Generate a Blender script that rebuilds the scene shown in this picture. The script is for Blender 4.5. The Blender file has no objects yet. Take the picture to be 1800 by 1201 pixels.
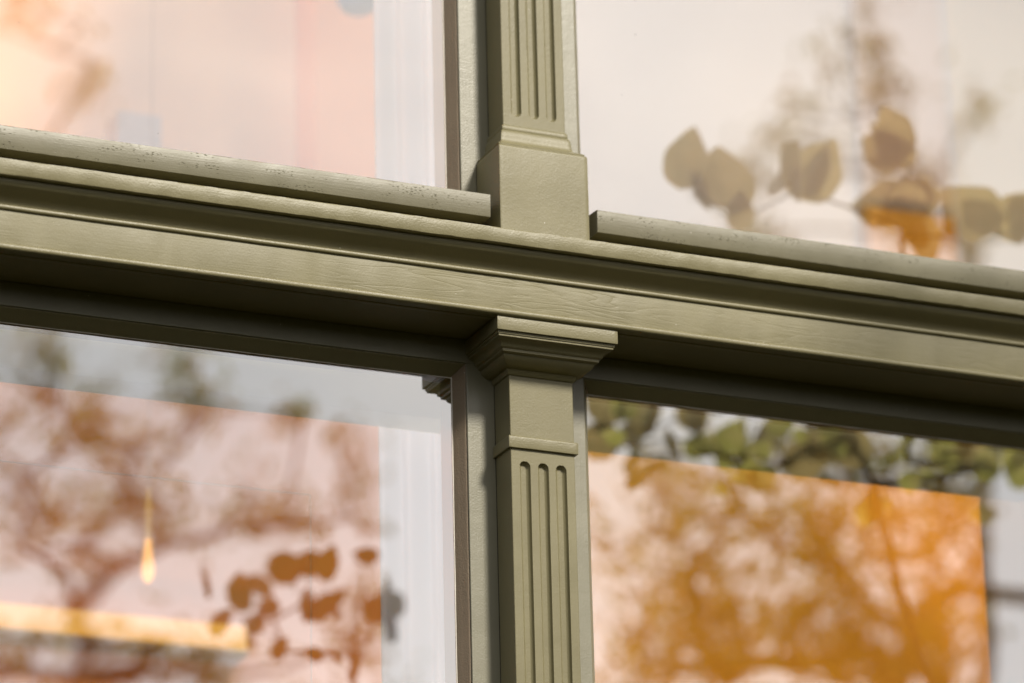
import bpy, bmesh, math, random
from mathutils import Vector, noise
random.seed(7)
R = math.radians
sc = bpy.context.scene

# ------------------------------------------------------------ camera
cam = bpy.data.cameras.new('camera'); cam_o = bpy.data.objects.new('camera', cam)
sc.collection.objects.link(cam_o); sc.camera = cam_o
cam.sensor_width = 36.0; cam.lens = 36.0 * 7166.458 / 1800.0
cam.clip_start = 0.05; cam.clip_end = 2000
cam_o.location = (-2.07938, -4.59883, 1.65)
right = Vector((0.91563534, -0.40137211, -0.02263519))
up = Vector((-0.11736561, -0.32074511, 0.93986589))
fwd = Vector((0.38449608, 0.85791783, 0.34079284))
from mathutils import Matrix
cam_o.rotation_euler = Matrix((right, up, -fwd)).transposed().to_euler()
cam.dof.use_dof = True; cam.dof.focus_distance = 5.20; cam.dof.aperture_fstop = 2.8

# ------------------------------------------------------------ sky and sun
SUN_EL, SUN_AZ = 38.0, 20.0          # degrees above horizon; degrees right of the facade's outward normal
w = bpy.data.worlds.new('World'); sc.world = w; w.use_nodes = True
nt = w.node_tree; N = nt.nodes; Lk = nt.links; N.clear()
sky = N.new('ShaderNodeTexSky'); sky.sky_type = 'NISHITA'; sky.sun_disc = False
sky.sun_elevation = R(SUN_EL); sky.sun_rotation = R(180 - SUN_AZ)
sky.air_density = 1.0; sky.dust_density = 6.0; sky.ozone_density = 1.0
tc = N.new('ShaderNodeTexCoord')
mp = N.new('ShaderNodeMapping'); mp.inputs['Scale'].default_value = (1.2, 1.2, 3.0)
cn = N.new('ShaderNodeTexNoise'); cn.inputs['Scale'].default_value = 3.0; cn.inputs['Detail'].default_value = 4
cr = N.new('ShaderNodeMapRange'); cr.inputs['From Min'].default_value = 0.25; cr.inputs['From Max'].default_value = 0.6
cr.inputs['To Min'].default_value = 0.75; cr.inputs['To Max'].default_value = 1.0
mx = N.new('ShaderNodeMixRGB'); mx.inputs['Color2'].default_value = (10.2, 10.1, 10.6, 1)
bg = N.new('ShaderNodeBackground'); bg.inputs['Strength'].default_value = 0.092
wo = N.new('ShaderNodeOutputWorld')
Lk.new(tc.outputs['Generated'], mp.inputs['Vector']); Lk.new(mp.outputs['Vector'], cn.inputs['Vector'])
Lk.new(cn.outputs['Fac'], cr.inputs['Value']); Lk.new(cr.outputs['Result'], mx.inputs['Fac'])
# hazy overcast: brighter towards the horizon, greyer overhead, the same all the way round
sx = N.new('ShaderNodeSeparateXYZ'); Lk.new(tc.outputs['Generated'], sx.inputs[0])
gr = N.new('ShaderNodeValToRGB'); ge = gr.color_ramp.elements
ge[0].position = 0.0; ge[0].color = (1.0, 1.0, 1.0, 1); ge[1].position = 1.0; ge[1].color = (.46, .47, .50, 1)
for p_, v_ in ((.24, .97), (.34, .80), (.45, .66), (.60, .56)):
    g_ = ge.new(p_); g_.color = (v_, v_, v_ * 1.02, 1)
Lk.new(sx.outputs['Z'], gr.inputs['Fac'])
cm = N.new('ShaderNodeMixRGB'); cm.blend_type = 'MULTIPLY'; cm.inputs['Fac'].default_value = 1; cm.inputs['Color1'].default_value = (12.3, 12.15, 12.2, 1)
Lk.new(gr.outputs['Color'], cm.inputs['Color2']); Lk.new(cm.outputs['Color'], mx.inputs['Color2'])
Lk.new(sky.outputs['Color'], mx.inputs['Color1']); Lk.new(mx.outputs['Color'], bg.inputs['Color'])
Lk.new(bg.outputs['Background'], wo.inputs['Surface'])
sun = bpy.data.lights.new('sun', 'SUN'); sun.energy = 4.3; sun.angle = R(9); sun.color = (1.0, 0.93, 0.82)
sun_o = bpy.data.objects.new('sun', sun); sc.collection.objects.link(sun_o)
sd = Vector((math.sin(R(SUN_AZ)) * math.cos(R(SUN_EL)), -math.cos(R(SUN_AZ)) * math.cos(R(SUN_EL)), math.sin(R(SUN_EL))))
sun_o.rotation_euler = sd.to_track_quat('Z', 'Y').to_euler(); sun_o.location = sd * 20

sc.view_settings.view_transform = 'Standard'; sc.view_settings.look = 'None'
sc.view_settings.exposure = 0.0; sc.view_settings.gamma = 1.0
sc.cycles.max_bounces = 10; sc.cycles.transparent_max_bounces = 16
sc.cycles.caustics_reflective = False; sc.cycles.caustics_refractive = False
sc.cycles.sample_clamp_indirect = 6.0

# ------------------------------------------------------------ helpers
COL = sc.collection
def link(name, me, mat, parent=None, smooth=False):
    if isinstance(me, bmesh.types.BMesh):
        b = me; me = bpy.data.meshes.new(name); b.normal_update(); b.to_mesh(me); b.free()
    if mat is not None and not me.materials: me.materials.append(mat)
    if smooth:
        for p in me.polygons: p.use_smooth = True
    o = bpy.data.objects.new(name, me); COL.objects.link(o); o.parent = parent
    return o
def tag(o, label=None, cat=None, group=None, kind=None):
    for k, v in (('label', label), ('category', cat), ('group', group), ('kind', kind)):
        if v: o[k] = v
    return o
def empty(name, loc):
    o = bpy.data.objects.new(name, None); COL.objects.link(o); o.location = loc; o.empty_display_size = 0.1
    bpy.context.view_layer.update()
    return o
def child(o, parent):
    o.parent = parent
    loc = Vector((0, 0, 0)); p = parent
    while p is not None:
        loc += p.location; p = p.parent
    o.location = -loc
    return o
def bx(b, x0, x1, y0, y1, z0, z1):
    v = [b.verts.new((x, y, z)) for x in (x0, x1) for y in (y0, y1) for z in (z0, z1)]
    for f in ((0, 1, 3, 2), (4, 6, 7, 5), (0, 4, 5, 1), (2, 3, 7, 6), (0, 2, 6, 4), (1, 5, 7, 3)):
        b.faces.new([v[i] for i in f])
def bevel(o, w=0.0012, seg=2):
    m = o.modifiers.new('bevel', 'BEVEL'); m.width = w; m.segments = seg; m.limit_method = 'ANGLE'; m.angle_limit = R(30)
    m.harden_normals = True
    for p in o.data.polygons: p.use_smooth = True
    return o
def box(name, mat, parent, x0, x1, y0, y1, z0, z1, bw=0.0012):
    b = bmesh.new(); bx(b, x0, x1, y0, y1, z0, z1); bmesh.ops.recalc_face_normals(b, faces=b.faces)
    o = link(name, b, mat)
    if bw: bevel(o, bw)
    if parent: child(o, parent)
    return o
def rnd_corners(pts, r=0.001, n=2):
    """round the corners of an open (y,z) polyline; a point may carry its own radius as third value"""
    out = []
    for i, p in enumerate(pts):
        rr = p[2] if len(p) > 2 else r
        if i in (0, len(pts) - 1) or rr == 0: out.append((p[0], p[1])); continue
        a = Vector(pts[i - 1][:2]); q = Vector(p[:2]); c = Vector(pts[i + 1][:2])
        u = (a - q); v = (c - q); t = min(rr, u.length * 0.45, v.length * 0.45)
        s = q + u.normalized() * t; e = q + v.normalized() * t
        for k in range(n + 1):
            f = k / n; out.append(tuple((s * (1 - f) + q * f) * (1 - f) + (q * (1 - f) + e * f) * f))
    return out
def sweep(name, mat, parent, prof, x0, x1, r=0.001, step=0.02, jit=0.00025, cap=True, seed=0, closed=True):
    """run a (y,z) profile along x with the slight waviness of hand-painted timber"""
    P = rnd_corners(prof, r); n = max(2, int((x1 - x0) / step))
    b = bmesh.new(); rings = []
    for i in range(n + 1):
        x = x0 + (x1 - x0) * i / n
        ring = []
        for (y, z) in P:
            q = Vector((x * 9 + seed * 7.3, y * 60, z * 60))
            ring.append(b.verts.new((x, y + (noise.noise(q) + .45 * noise.noise(q * 7)) * jit, z + (noise.noise(q + Vector((31, 5, 9))) + .45 * noise.noise(q * 7 + Vector((3, 1, 4)))) * jit)))
        rings.append(ring)
    m = len(P)
    for i in range(n):
        for j in range(m - 1 + (1 if closed else 0)):
            k = (j + 1) % m
            b.faces.new((rings[i][j], rings[i][k], rings[i + 1][k], rings[i + 1][j]))
    if cap and closed:
        b.faces.new(rings[0][::-1]); b.faces.new(rings[-1])
    bmesh.ops.recalc_face_normals(b, faces=b.faces)
    o = link(name, b, mat)
    shade_auto(o, 50)
    if parent: child(o, parent)
    return o
def shade_auto(o, ang=35):
    me = o.data
    for p in me.polygons: p.use_smooth = True
    me.set_sharp_from_angle(angle=R(ang))
def ring(name, mat, parent, levels, jit=0.0, r=0.0006):
    """mitred block round three sides of a pilaster: levels are (z, half width, front y) from bottom to top"""
    b = bmesh.new(); rows = []
    for (z, hw, fy) in levels:
        cr_ = r
        pts = [(-hw, 0.0), (-hw, fy + cr_ * 2), (-hw, fy + cr_), (-hw + cr_ * 0.3, fy + cr_ * 0.3), (-hw + cr_, fy), (-hw + 0.006, fy)]
        nseg = 8
        for k in range(1, nseg):
            pts.append((-hw + 0.006 + (2 * hw - 0.012) * k / nseg, fy))
        pts += [(hw - 0.006, fy), (hw - cr_, fy), (hw - cr_ * 0.3, fy + cr_ * 0.3), (hw, fy + cr_), (hw, fy + cr_ * 2), (hw, 0.0)]
        row = []
        for (x, y) in pts:
            q = Vector((x * 40, y * 40, z * 90))
            row.append(b.verts.new((x + noise.noise(q) * jit, y + (noise.noise(q + Vector((9, 9, 9))) * jit if y < 0 else 0), z + noise.noise(q + Vector((3, 8, 1))) * jit)))
        rows.append(row)
    for i in range(len(rows) - 1):
        for j in range(len(rows[0]) - 1):
            b.faces.new((rows[i][j], rows[i][j + 1], rows[i + 1][j + 1], rows[i + 1][j]))
        b.faces.new((rows[i][-1], rows[i][0], rows[i + 1][0], rows[i + 1][-1]))
    b.faces.new(rows[0][::-1]); b.faces.new(rows[-1])
    bmesh.ops.recalc_face_normals(b, faces=b.faces)
    o = link(name, b, mat); shade_auto(o, 38)
    if parent: child(o, parent)
    return o
def levels_round(L, r=0.0008, n=2):
    """round a list of (z,hw,fy) levels in profile"""
    out = []
    for i, p in enumerate(L):
        if i in (0, len(L) - 1): out.append(p); continue
        q = Vector(p); a = Vector(L[i - 1]) - q; c = Vector(L[i + 1]) - q
        t = min(r, a.length * .45, c.length * .45)
        s = q + a.normalized() * t; e = q + c.normalized() * t
        for k in range(n + 1):
            f = k / n; out.append(tuple((s * (1 - f) + q * f) * (1 - f) + (q * (1 - f) + e * f) * f))
    return out

# ------------------------------------------------------------ materials
def mat_new(name):
    m = bpy.data.materials.new(name); m.use_nodes = True; t = m.node_tree; t.nodes.clear()
    o = t.nodes.new('ShaderNodeOutputMaterial'); return m, t, o
def nd(t, kind, **kw):
    n = t.nodes.new(kind)
    for k, v in kw.items():
        if k in n.inputs: n.inputs[k].default_value = v
        else: setattr(n, k, v)
    return n
PAINT = (0.205, 0.183, 0.096, 1)
def paint(name, col=PAINT, rough=0.38, peel=0.35, pores=0.0, grain=0.0, axis='x', grime=0.25, spec=0.36, grimecol=(0.10, 0.085, 0.05, 1), chips=0.0):
    m, t, o = mat_new(name); L = t.links
    tcn = nd(t, 'ShaderNodeTexCoord'); src = tcn.outputs['Object']
    bs = nd(t, 'ShaderNodeBsdfPrincipled'); bs.inputs['Roughness'].default_value = rough
    bs.inputs['Specular IOR Level'].default_value = spec
    L.new(bs.outputs['BSDF'], o.inputs['Surface'])
    # broad tonal variation of old brush paint
    n1 = nd(t, 'ShaderNodeTexNoise', Scale=14.0, Detail=5.0, Roughness=0.6); L.new(src, n1.inputs['Vector'])
    r1 = nd(t, 'ShaderNodeMapRange'); r1.inputs['From Min'].default_value = 0.3; r1.inputs['From Max'].default_value = 0.7
    r1.inputs['To Min'].default_value = 0.93; r1.inputs['To Max'].default_value = 1.05; L.new(n1.outputs['Fac'], r1.inputs['Value'])
    c0 = nd(t, 'ShaderNodeMixRGB', blend_type='MULTIPLY'); c0.inputs['Fac'].default_value = 1; c0.inputs['Color1'].default_value = col
    L.new(r1.outputs['Result'], c0.inputs['Color2'])
    colour = c0.outputs['Color']
    # patchy dirt with a shape of its own
    n2 = nd(t, 'ShaderNodeTexNoise', Scale=55.0, Detail=7.0, Roughness=0.7, Distortion=0.6); L.new(src, n2.inputs['Vector'])
    r2 = nd(t, 'ShaderNodeMapRange'); r2.inputs['From Min'].default_value = 0.60; r2.inputs['From Max'].default_value = 0.80
    r2.inputs['To Min'].default_value = 0; r2.inputs['To Max'].default_value = grime; L.new(n2.outputs['Fac'], r2.inputs['Value'])
    c1 = nd(t, 'ShaderNodeMixRGB'); c1.inputs['Color2'].default_value = grimecol; L.new(r2.outputs['Result'], c1.inputs['Fac']); L.new(colour, c1.inputs['Color1'])
    colour = c1.outputs['Color']
    # fine peel relief
    h = nd(t, 'ShaderNodeTexNoise', Scale=420.0, Detail=3.0, Roughness=0.55); L.new(src, h.inputs['Vector'])
    hb = nd(t, 'ShaderNodeTexNoise', Scale=70.0, Detail=4.0, Roughness=0.6); L.new(src, hb.inputs['Vector'])
    b1 = nd(t, 'ShaderNodeBump', Strength=peel, Distance=0.0009); L.new(h.outputs['Fac'], b1.inputs['Height'])
    b2 = nd(t, 'ShaderNodeBump', Strength=0.16, Distance=0.0012); L.new(hb.outputs['Fac'], b2.inputs['Height']); L.new(b1.outputs['Normal'], b2.inputs['Normal'])
    # brush marks drawn along the grain
    bm_ = nd(t, 'ShaderNodeMapping'); bm_.inputs['Scale'].default_value = (14, 520, 520) if axis == 'x' else (520, 520, 14); L.new(src, bm_.inputs['Vector'])
    bn_ = nd(t, 'ShaderNodeTexNoise', Scale=1.0, Detail=3.0, Distortion=0.3); L.new(bm_.outputs['Vector'], bn_.inputs['Vector'])
    bb_ = nd(t, 'ShaderNodeBump', Strength=0.17, Distance=0.0008); L.new(bn_.outputs['Fac'], bb_.inputs['Height']); L.new(b2.outputs['Normal'], bb_.inputs['Normal'])
    nrm = bb_.outputs['Normal']
    if grain:
        mpn = nd(t, 'ShaderNodeMapping'); mpn.inputs['Scale'].default_value = (1.1, 1, 9) if axis == 'x' else (9, 9, 1.1)
        L.new(src, mpn.inputs['Vector'])
        gn = nd(t, 'ShaderNodeTexNoise', Scale=5.0, Detail=2.0, Distortion=0.8); L.new(mpn.outputs['Vector'], gn.inputs['Vector'])
        ml = nd(t, 'ShaderNodeMath', operation='MULTIPLY'); ml.inputs[1].default_value = 20.0; L.new(gn.outputs['Fac'], ml.inputs[0])
        sn = nd(t, 'ShaderNodeMath', operation='SINE'); L.new(ml.outputs[0], sn.inputs[0])
        ab = nd(t, 'ShaderNodeMath', operation='ABSOLUTE'); L.new(sn.outputs[0], ab.inputs[0])
        pw = nd(t, 'ShaderNodeMath', operation='POWER'); pw.inputs[1].default_value = 0.35; L.new(ab.outputs[0], pw.inputs[0])
        # grain shows in places only
        msk = nd(t, 'ShaderNodeTexNoise', Scale=4.5, Detail=1.0); L.new(src, msk.inputs['Vector'])
        mr = nd(t, 'ShaderNodeMapRange'); mr.inputs['From Min'].default_value = 0.42; mr.inputs['From Max'].default_value = 0.62; L.new(msk.outputs['Fac'], mr.inputs['Value'])
        mm = nd(t, 'ShaderNodeMath', operation='MULTIPLY'); L.new(mr.outputs['Result'], mm.inputs[0]); mm.inputs[1].default_value = grain
        b3 = nd(t, 'ShaderNodeBump', Distance=0.0010); L.new(mm.outputs[0], b3.inputs['Strength']); L.new(pw.outputs[0], b3.inputs['Height']); L.new(nrm, b3.inputs['Normal'])
        nrm = b3.outputs['Normal']
    if pores:
        mpn = nd(t, 'ShaderNodeMapping'); mpn.inputs['Scale'].default_value = (170, 760, 760) if axis == 'x' else (760, 760, 170)
        L.new(src, mpn.inputs['Vector'])
        vo = nd(t, 'ShaderNodeTexVoronoi', Scale=1.0); vo.inputs['Randomness'].default_value = 1.0; L.new(mpn.outputs['Vector'], vo.inputs['Vector'])
        rr = nd(t, 'ShaderNodeMapRange'); rr.inputs['From Min'].default_value = 0.34; rr.inputs['From Max'].default_value = 0.14; L.new(vo.outputs['Distance'], rr.inputs['Value'])
        ms = nd(t, 'ShaderNodeMapping'); ms.inputs['Scale'].default_value = (14, 60, 60); L.new(src, ms.inputs['Vector'])
        mk = nd(t, 'ShaderNodeTexNoise', Scale=1.6, Detail=3.0); L.new(ms.outputs['Vector'], mk.inputs['Vector'])
        mr2 = nd(t, 'ShaderNodeMapRange'); mr2.inputs['From Min'].default_value = 0.52; mr2.inputs['From Max'].default_value = 0.68; L.new(mk.outputs['Fac'], mr2.inputs['Value'])
        sp = nd(t, 'ShaderNodeSeparateColor'); L.new(vo.outputs['Color'], sp.inputs[0])
        gt = nd(t, 'ShaderNodeMath', operation='GREATER_THAN'); gt.inputs[1].default_value = 0.45; L.new(sp.outputs[0], gt.inputs[0])
        m3 = nd(t, 'ShaderNodeMath', operation='MULTIPLY'); L.new(rr.outputs['Result'], m3.inputs[0]); L.new(mr2.outputs['Result'], m3.inputs[1])
        m4 = nd(t, 'ShaderNodeMath', operation='MULTIPLY'); L.new(m3.outputs[0], m4.inputs[0]); L.new(gt.outputs[0], m4.inputs[1])
        m5 = nd(t, 'ShaderNodeMath', operation='MULTIPLY'); L.new(m4.outputs[0], m5.inputs[0]); m5.inputs[1].default_value = -1
        b4 = nd(t, 'ShaderNodeBump', Strength=1.0, Distance=0.0016 * pores); L.new(m5.outputs[0], b4.inputs['Height']); L.new(nrm, b4.inputs['Normal'])
        nrm = b4.outputs['Normal']
        m6 = nd(t, 'ShaderNodeMath', operation='MULTIPLY'); L.new(m4.outputs[0], m6.inputs[0]); m6.inputs[1].default_value = 0.30 * pores
        c2 = nd(t, 'ShaderNodeMixRGB'); c2.inputs['Color2'].default_value = (0.10, 0.09, 0.065, 1); L.new(m6.outputs[0], c2.inputs['Fac']); L.new(colour, c2.inputs['Color1'])
        colour = c2.outputs['Color']
    # dust specks and chipped-off dots
    vs = nd(t, 'ShaderNodeTexVoronoi', Scale=70.0); L.new(src, vs.inputs['Vector'])
    sp2 = nd(t, 'ShaderNodeSeparateColor'); L.new(vs.outputs['Color'], sp2.inputs[0])
    g2 = nd(t, 'ShaderNodeMath', operation='GREATER_THAN'); g2.inputs[1].default_value = 0.93 - chips; L.new(sp2.outputs[0], g2.inputs[0])
    lt = nd(t, 'ShaderNodeMath', operation='LESS_THAN'); lt.inputs[1].default_value = 0.045; L.new(vs.outputs['Distance'], lt.inputs[0])
    m7 = nd(t, 'ShaderNodeMath', operation='MULTIPLY'); L.new(g2.outputs[0], m7.inputs[0]); L.new(lt.outputs[0], m7.inputs[1])
    c3 = nd(t, 'ShaderNodeMixRGB'); c3.inputs['Color2'].default_value = (0.62, 0.60, 0.54, 1); L.new(m7.outputs[0], c3.inputs['Fac']); L.new(colour, c3.inputs['Color1'])
    L.new(c3.outputs['Color'], bs.inputs['Base Color'])
    rv = nd(t, 'ShaderNodeMapRange'); rv.inputs['To Min'].default_value = rough - 0.08; rv.inputs['To Max'].default_value = rough + 0.12; L.new(n1.outputs['Fac'], rv.inputs['Value'])
    L.new(rv.outputs['Result'], bs.inputs['Roughness'])
    L.new(nrm, bs.inputs['Normal'])
    return m
M_PAINT = paint('sage_paint')
M_FRIEZE = paint('sage_paint_on_grained_board', grain=0.30, peel=0.18, rough=0.46, chips=0.02)
M_SILL = paint('sage_paint_on_open_pored_board', col=(0.180, 0.166, 0.108, 1), pores=1.0, peel=0.15)
M_SHAFT = paint('sage_paint_thick', peel=0.22, grime=0.15, axis='z')
M_FACE = paint('sage_paint_pebbled', col=(0.205, 0.192, 0.125, 1), peel=0.22, axis='z', spec=0.8, rough=0.32, grime=0.1)
M_BEAD = paint('brown_glazing_paint', col=(0.27, 0.21, 0.145, 1), rough=0.5, grime=0.6, grimecol=(0.09, 0.06, 0.035, 1), peel=0.5)  # browner paint with stronger grime, used on one side bead

def simple(name, col, rough=0.7, bump=0.0, scale=60, vary=0.08, spec=0.4):
    m, t, o = mat_new(name); L = t.links
    bs = nd(t, 'ShaderNodeBsdfPrincipled'); bs.inputs['Roughness'].default_value = rough; bs.inputs['Specular IOR Level'].default_value = spec
    tcn = nd(t, 'ShaderNodeTexCoord'); n = nd(t, 'ShaderNodeTexNoise', Scale=scale, Detail=5.0); L.new(tcn.outputs['Object'], n.inputs['Vector'])
    r = nd(t, 'ShaderNodeMapRange'); r.inputs['To Min'].default_value = 1 - vary * 2; r.inputs['To Max'].default_value = 1 + vary * 2; L.new(n.outputs['Fac'], r.inputs['Value'])
    c = nd(t, 'ShaderNodeMixRGB', blend_type='MULTIPLY'); c.inputs['Fac'].default_value = 1; c.inputs['Color1'].default_value = (*col, 1); L.new(r.outputs['Result'], c.inputs['Color2'])
    L.new(c.outputs['Color'], bs.inputs['Base Color'])
    if bump:
        b = nd(t, 'ShaderNodeBump', Strength=bump, Distance=0.002); L.new(n.outputs['Fac'], b.inputs['Height']); L.new(b.outputs['Normal'], bs.inputs['Normal'])
    L.new(bs.outputs['BSDF'], o.inputs['Surface'])
    return m
def emitter(name, col, strength):
    m, t, o = mat_new(name); e = nd(t, 'ShaderNodeEmission'); e.inputs['Color'].default_value = (*col, 1); e.inputs['Strength'].default_value = strength
    t.links.new(e.outputs[0], o.inputs['Surface']); return m
def glass(name, refl, tint):
    """coated window glass: partly mirror, partly see-through, slightly wavy, a few specks of dust"""
    m, t, o = mat_new(name); L = t.links
    tcn = nd(t, 'ShaderNodeTexCoord'); wv = nd(t, 'ShaderNodeTexNoise', Scale=3.0, Detail=1.0); L.new(tcn.outputs['Object'], wv.inputs['Vector'])
    bp = nd(t, 'ShaderNodeBump', Strength=1.0, Distance=0.0010); L.new(wv.outputs['Fac'], bp.inputs['Height'])
    gl = nd(t, 'ShaderNodeBsdfGlossy'); gl.inputs['Roughness'].default_value = 0.0; gl.inputs['Color'].default_value = (*refl, 1); L.new(bp.outputs['Normal'], gl.inputs['Normal'])
    tr = nd(t, 'ShaderNodeBsdfTransparent'); tr.inputs['Color'].default_value = (*tint, 1)
    ad = nd(t, 'ShaderNodeAddShader'); L.new(gl.outputs[0], ad.inputs[0]); L.new(tr.outputs[0], ad.inputs[1])
    # dust specks
    vs = nd(t, 'ShaderNodeTexVoronoi', Scale=42.0); L.new(tcn.outputs['Object'], vs.inputs['Vector'])
    sp2 = nd(t, 'ShaderNodeSeparateColor'); L.new(vs.outputs['Color'], sp2.inputs[0])
    g2 = nd(t, 'ShaderNodeMath', operation='GREATER_THAN'); g2.inputs[1].default_value = 0.86; L.new(sp2.outputs[0], g2.inputs[0])
    lt = nd(t, 'ShaderNodeMath', operation='LESS_THAN'); lt.inputs[1].default_value = 0.04; L.new(vs.outputs['Distance'], lt.inputs[0])
    ml = nd(t, 'ShaderNodeMath', operation='MULTIPLY'); L.new(g2.outputs[0], ml.inputs[0]); L.new(lt.outputs[0], ml.inputs[1])
    m8 = nd(t, 'ShaderNodeMath', operation='MULTIPLY'); L.new(ml.outputs[0], m8.inputs[0]); m8.inputs[1].default_value = 0.6
    df = nd(t, 'ShaderNodeBsdfDiffuse'); df.inputs['Color'].default_value = (0.3, 0.28, 0.25, 1)
    mxs = nd(t, 'ShaderNodeMixShader'); L.new(m8.outputs[0], mxs.inputs[0]); L.new(ad.outputs[0], mxs.inputs[1]); L.new(df.outputs[0], mxs.inputs[2])
    L.new(mxs.outputs[0], o.inputs['Surface']); return m
M_GLASS = glass('coated_glass', (0.51, 0.515, 0.51), (0.49, 0.485, 0.47))
M_SEAL = simple('pale_sealant', (0.62, 0.58, 0.50), 0.5, 0.3, 200)

# ------------------------------------------------------------ the window front
XL, XR = -1.45, 1.45
WF = empty('window_front', (0, 0, 0))
tag(WF, 'sage green painted timber window front with moulded crossbeam and fluted pilasters', 'window front')

# crossbeam: board with strips and mouldings run along it
beam = sweep('crossbeam', M_FRIEZE, WF, [(0.06, 3.4712), (-0.104, 3.4712), (-0.106, 3.4745), (-0.106, 3.5235), (-0.100, 3.530), (-0.100, 3.5560), (0.06, 3.5560)], XL, XR, r=0.0007, step=0.006, jit=0.0003, seed=1)
tag(beam, 'grained board of the crossbeam between upper and lower panes')
sweep('drip_edge', M_PAINT, beam, [(-0.1035, 3.4795, 0), (-0.1058, 3.4787, 0), (-0.1100, 3.4763, .0012), (-0.1102, 3.4712, .0016), (-0.1070, 3.4690, .002), (-0.0960, 3.4688, .001), (-0.0955, 3.4702, .0005), (-0.0935, 3.4702, .0005), (-0.0930, 3.4686, .001), (-0.0860, 3.4684, .001), (-0.0855, 3.4708, 0)], XL, XR, r=0.0006, step=0.02, jit=0.0003, seed=2)
sweep('bead_moulding', M_PAINT, beam, [(-0.1045, 3.5285, 0), (-0.1095, 3.5278, .001), (-0.1100, 3.5240, .001), (-0.1085, 3.5222, .0006), (-0.1045, 3.5221, 0)], XL, XR, r=0.0006, step=0.02, jit=0.0003, seed=3)
cove = [(-0.1000, 3.5292, 0), (-0.1020, 3.5300, .0003), (-0.1028, 3.5345, .002), (-0.1050, 3.5385, .002), (-0.1110, 3.5420, .003), (-0.1185, 3.5455, .003), (-0.1235, 3.5490, .003), (-0.1250, 3.5535, .001), (-0.1250, 3.5568, 0), (-0.1000, 3.5568, 0)]
sweep('ogee_moulding', M_PAINT, beam, cove, XL, XR, r=0.0005, step=0.03, jit=0.0002, seed=4)
sweep('cornice_strip', M_PAINT, beam, [(0.03, 3.5572, 0), (-0.1342, 3.5572, .0012), (-0.1350, 3.5785, .0018), (0.03, 3.5900, 0)], XL, XR, r=0.0007, step=0.006, jit=0.0005, seed=5)

# mullions (flat faces the pilasters stand on)
def mullion(z0, z1, hw, name='mullion'):
    o = box(name, M_FACE, WF, -hw, hw, 0.0, 0.09, z0, z1, 0.0012); return o
mull_lo = mullion(1.0, 3.4385, 0.0846); mull_up = mullion(3.5915, 4.95, 0.0868)

def shaft(z_lo, z_hi, flute_z, flute_dir, parent):
    """fluted shaft; flute_z = end of the flutes, flute_dir +1 when they run up from there, -1 when down"""
    hw, fy, c = 0.0452, -0.048, 0.0010
    us = [(-hw, 0.0), (-hw, fy + 0.004), (-hw, fy + c)] + [(-hw + c - c * math.cos(R(a)), fy + c - c * math.sin(R(a))) for a in (30, 60)]
    n0 = len(us); nx = 176
    for i in range(nx + 1): us.append((-hw + c + (2 * hw - 2 * c) * i / nx, fy))
    us += [(hw - c + c * math.sin(R(a)), fy + c - c * math.cos(R(a))) for a in (30, 60)] + [(hw, fy + c), (hw, fy + 0.004), (hw, 0.0)]
    zs = [z_lo + (z_hi - z_lo) * 0.0]
    ends = flute_z; z = ends - 0.004 * 1 if flute_dir > 0 else ends + 0.004
    fine = [ends + flute_dir * (-0.001 + 0.0005 * k) for k in range(34)]
    coarse = []
    zz = fine[-1]
    while (zz < z_hi - 0.02) if flute_dir > 0 else (zz > z_lo + 0.02):
        zz += flute_dir * 0.012; coarse.append(zz)
    zs = sorted(set([z_lo, z_hi] + fine + coarse))
    r = 0.0074
    fl = (-0.0256, 0.0, 0.0256)
    b = bmesh.new(); rows = []
    for z in zs:
        row = []
        for i, (x, y) in enumerate(us):
            d = 0
            if y == fy:
                cz = ends + flute_dir * r
                for f in fl:
                    dx = x - f - noise.noise(Vector((f * 200, z * 6, 2))) * 0.0003
                    dz = (z - cz) * flute_dir
                    dd = abs(dx) if dz > 0 else math.hypot(dx, dz)
                    if dd < r: d = min(0.0062, math.sqrt(max(0, r * r - dd * dd)) * 0.95)
            wob = noise.noise(Vector((x * 30, z * 12, 5))) * 0.00025
            row.append(b.verts.new((x + wob * (1 if y != fy else 0), y + d + (wob if y < -0.01 else 0), z)))
        rows.append(row)
    for i in range(len(rows) - 1):
        for j in range(len(us) - 1):
            b.faces.new((rows[i][j], rows[i][j + 1], rows[i + 1][j + 1], rows[i + 1][j]))
        b.faces.new((rows[i][-1], rows[i][0], rows[i + 1][0], rows[i + 1][-1]))
    b.faces.new(rows[0][::-1]); b.faces.new(rows[-1])
    bmesh.ops.recalc_face_normals(b, faces=b.faces)
    return b
lo = link('pilaster', shaft(1.0, 3.4135, 3.2952, -1, None), M_SHAFT); shade_auto(lo, 40); child(lo, WF)
tag(lo, 'lower fluted pilaster with square moulded capital under the crossbeam')
ring('neck_band', M_PAINT, lo, levels_round([(3.3113, .0462, -.0490), (3.3115, .0492, -.0520), (3.3262, .0493, -.0521), (3.3278, .0480, -.0508), (3.3282, .0460, -.0488)], .0009), jit=0.0004)
cap = [(3.4105, .0460, -.0488), (3.4118, .0478, -.0510), (3.4168, .0492, -.0535), (3.4176, .0492, -.0537)]
for k in range(9):
    a = R(90) * k / 8
    cap.append((3.4292 - 0.0110 * math.cos(a), .0494 + .0150 * math.sin(a), -.0540 - .0215 * math.sin(a)))
cap += [(3.4302, .0672, -.0795), (3.4306, .0684, -.0823), (3.4337, .0686, -.0826), (3.4345, .0700, -.0840), (3.4352, .0716, -.0852)]
for k in range(7):
    a = R(90) * k / 6
    cap.append((3.4358 + 0.0075 * math.sin(a), .0720 + .0078 * (1 - math.cos(a)), -.0858 - .0118 * (1 - math.cos(a))))
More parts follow.
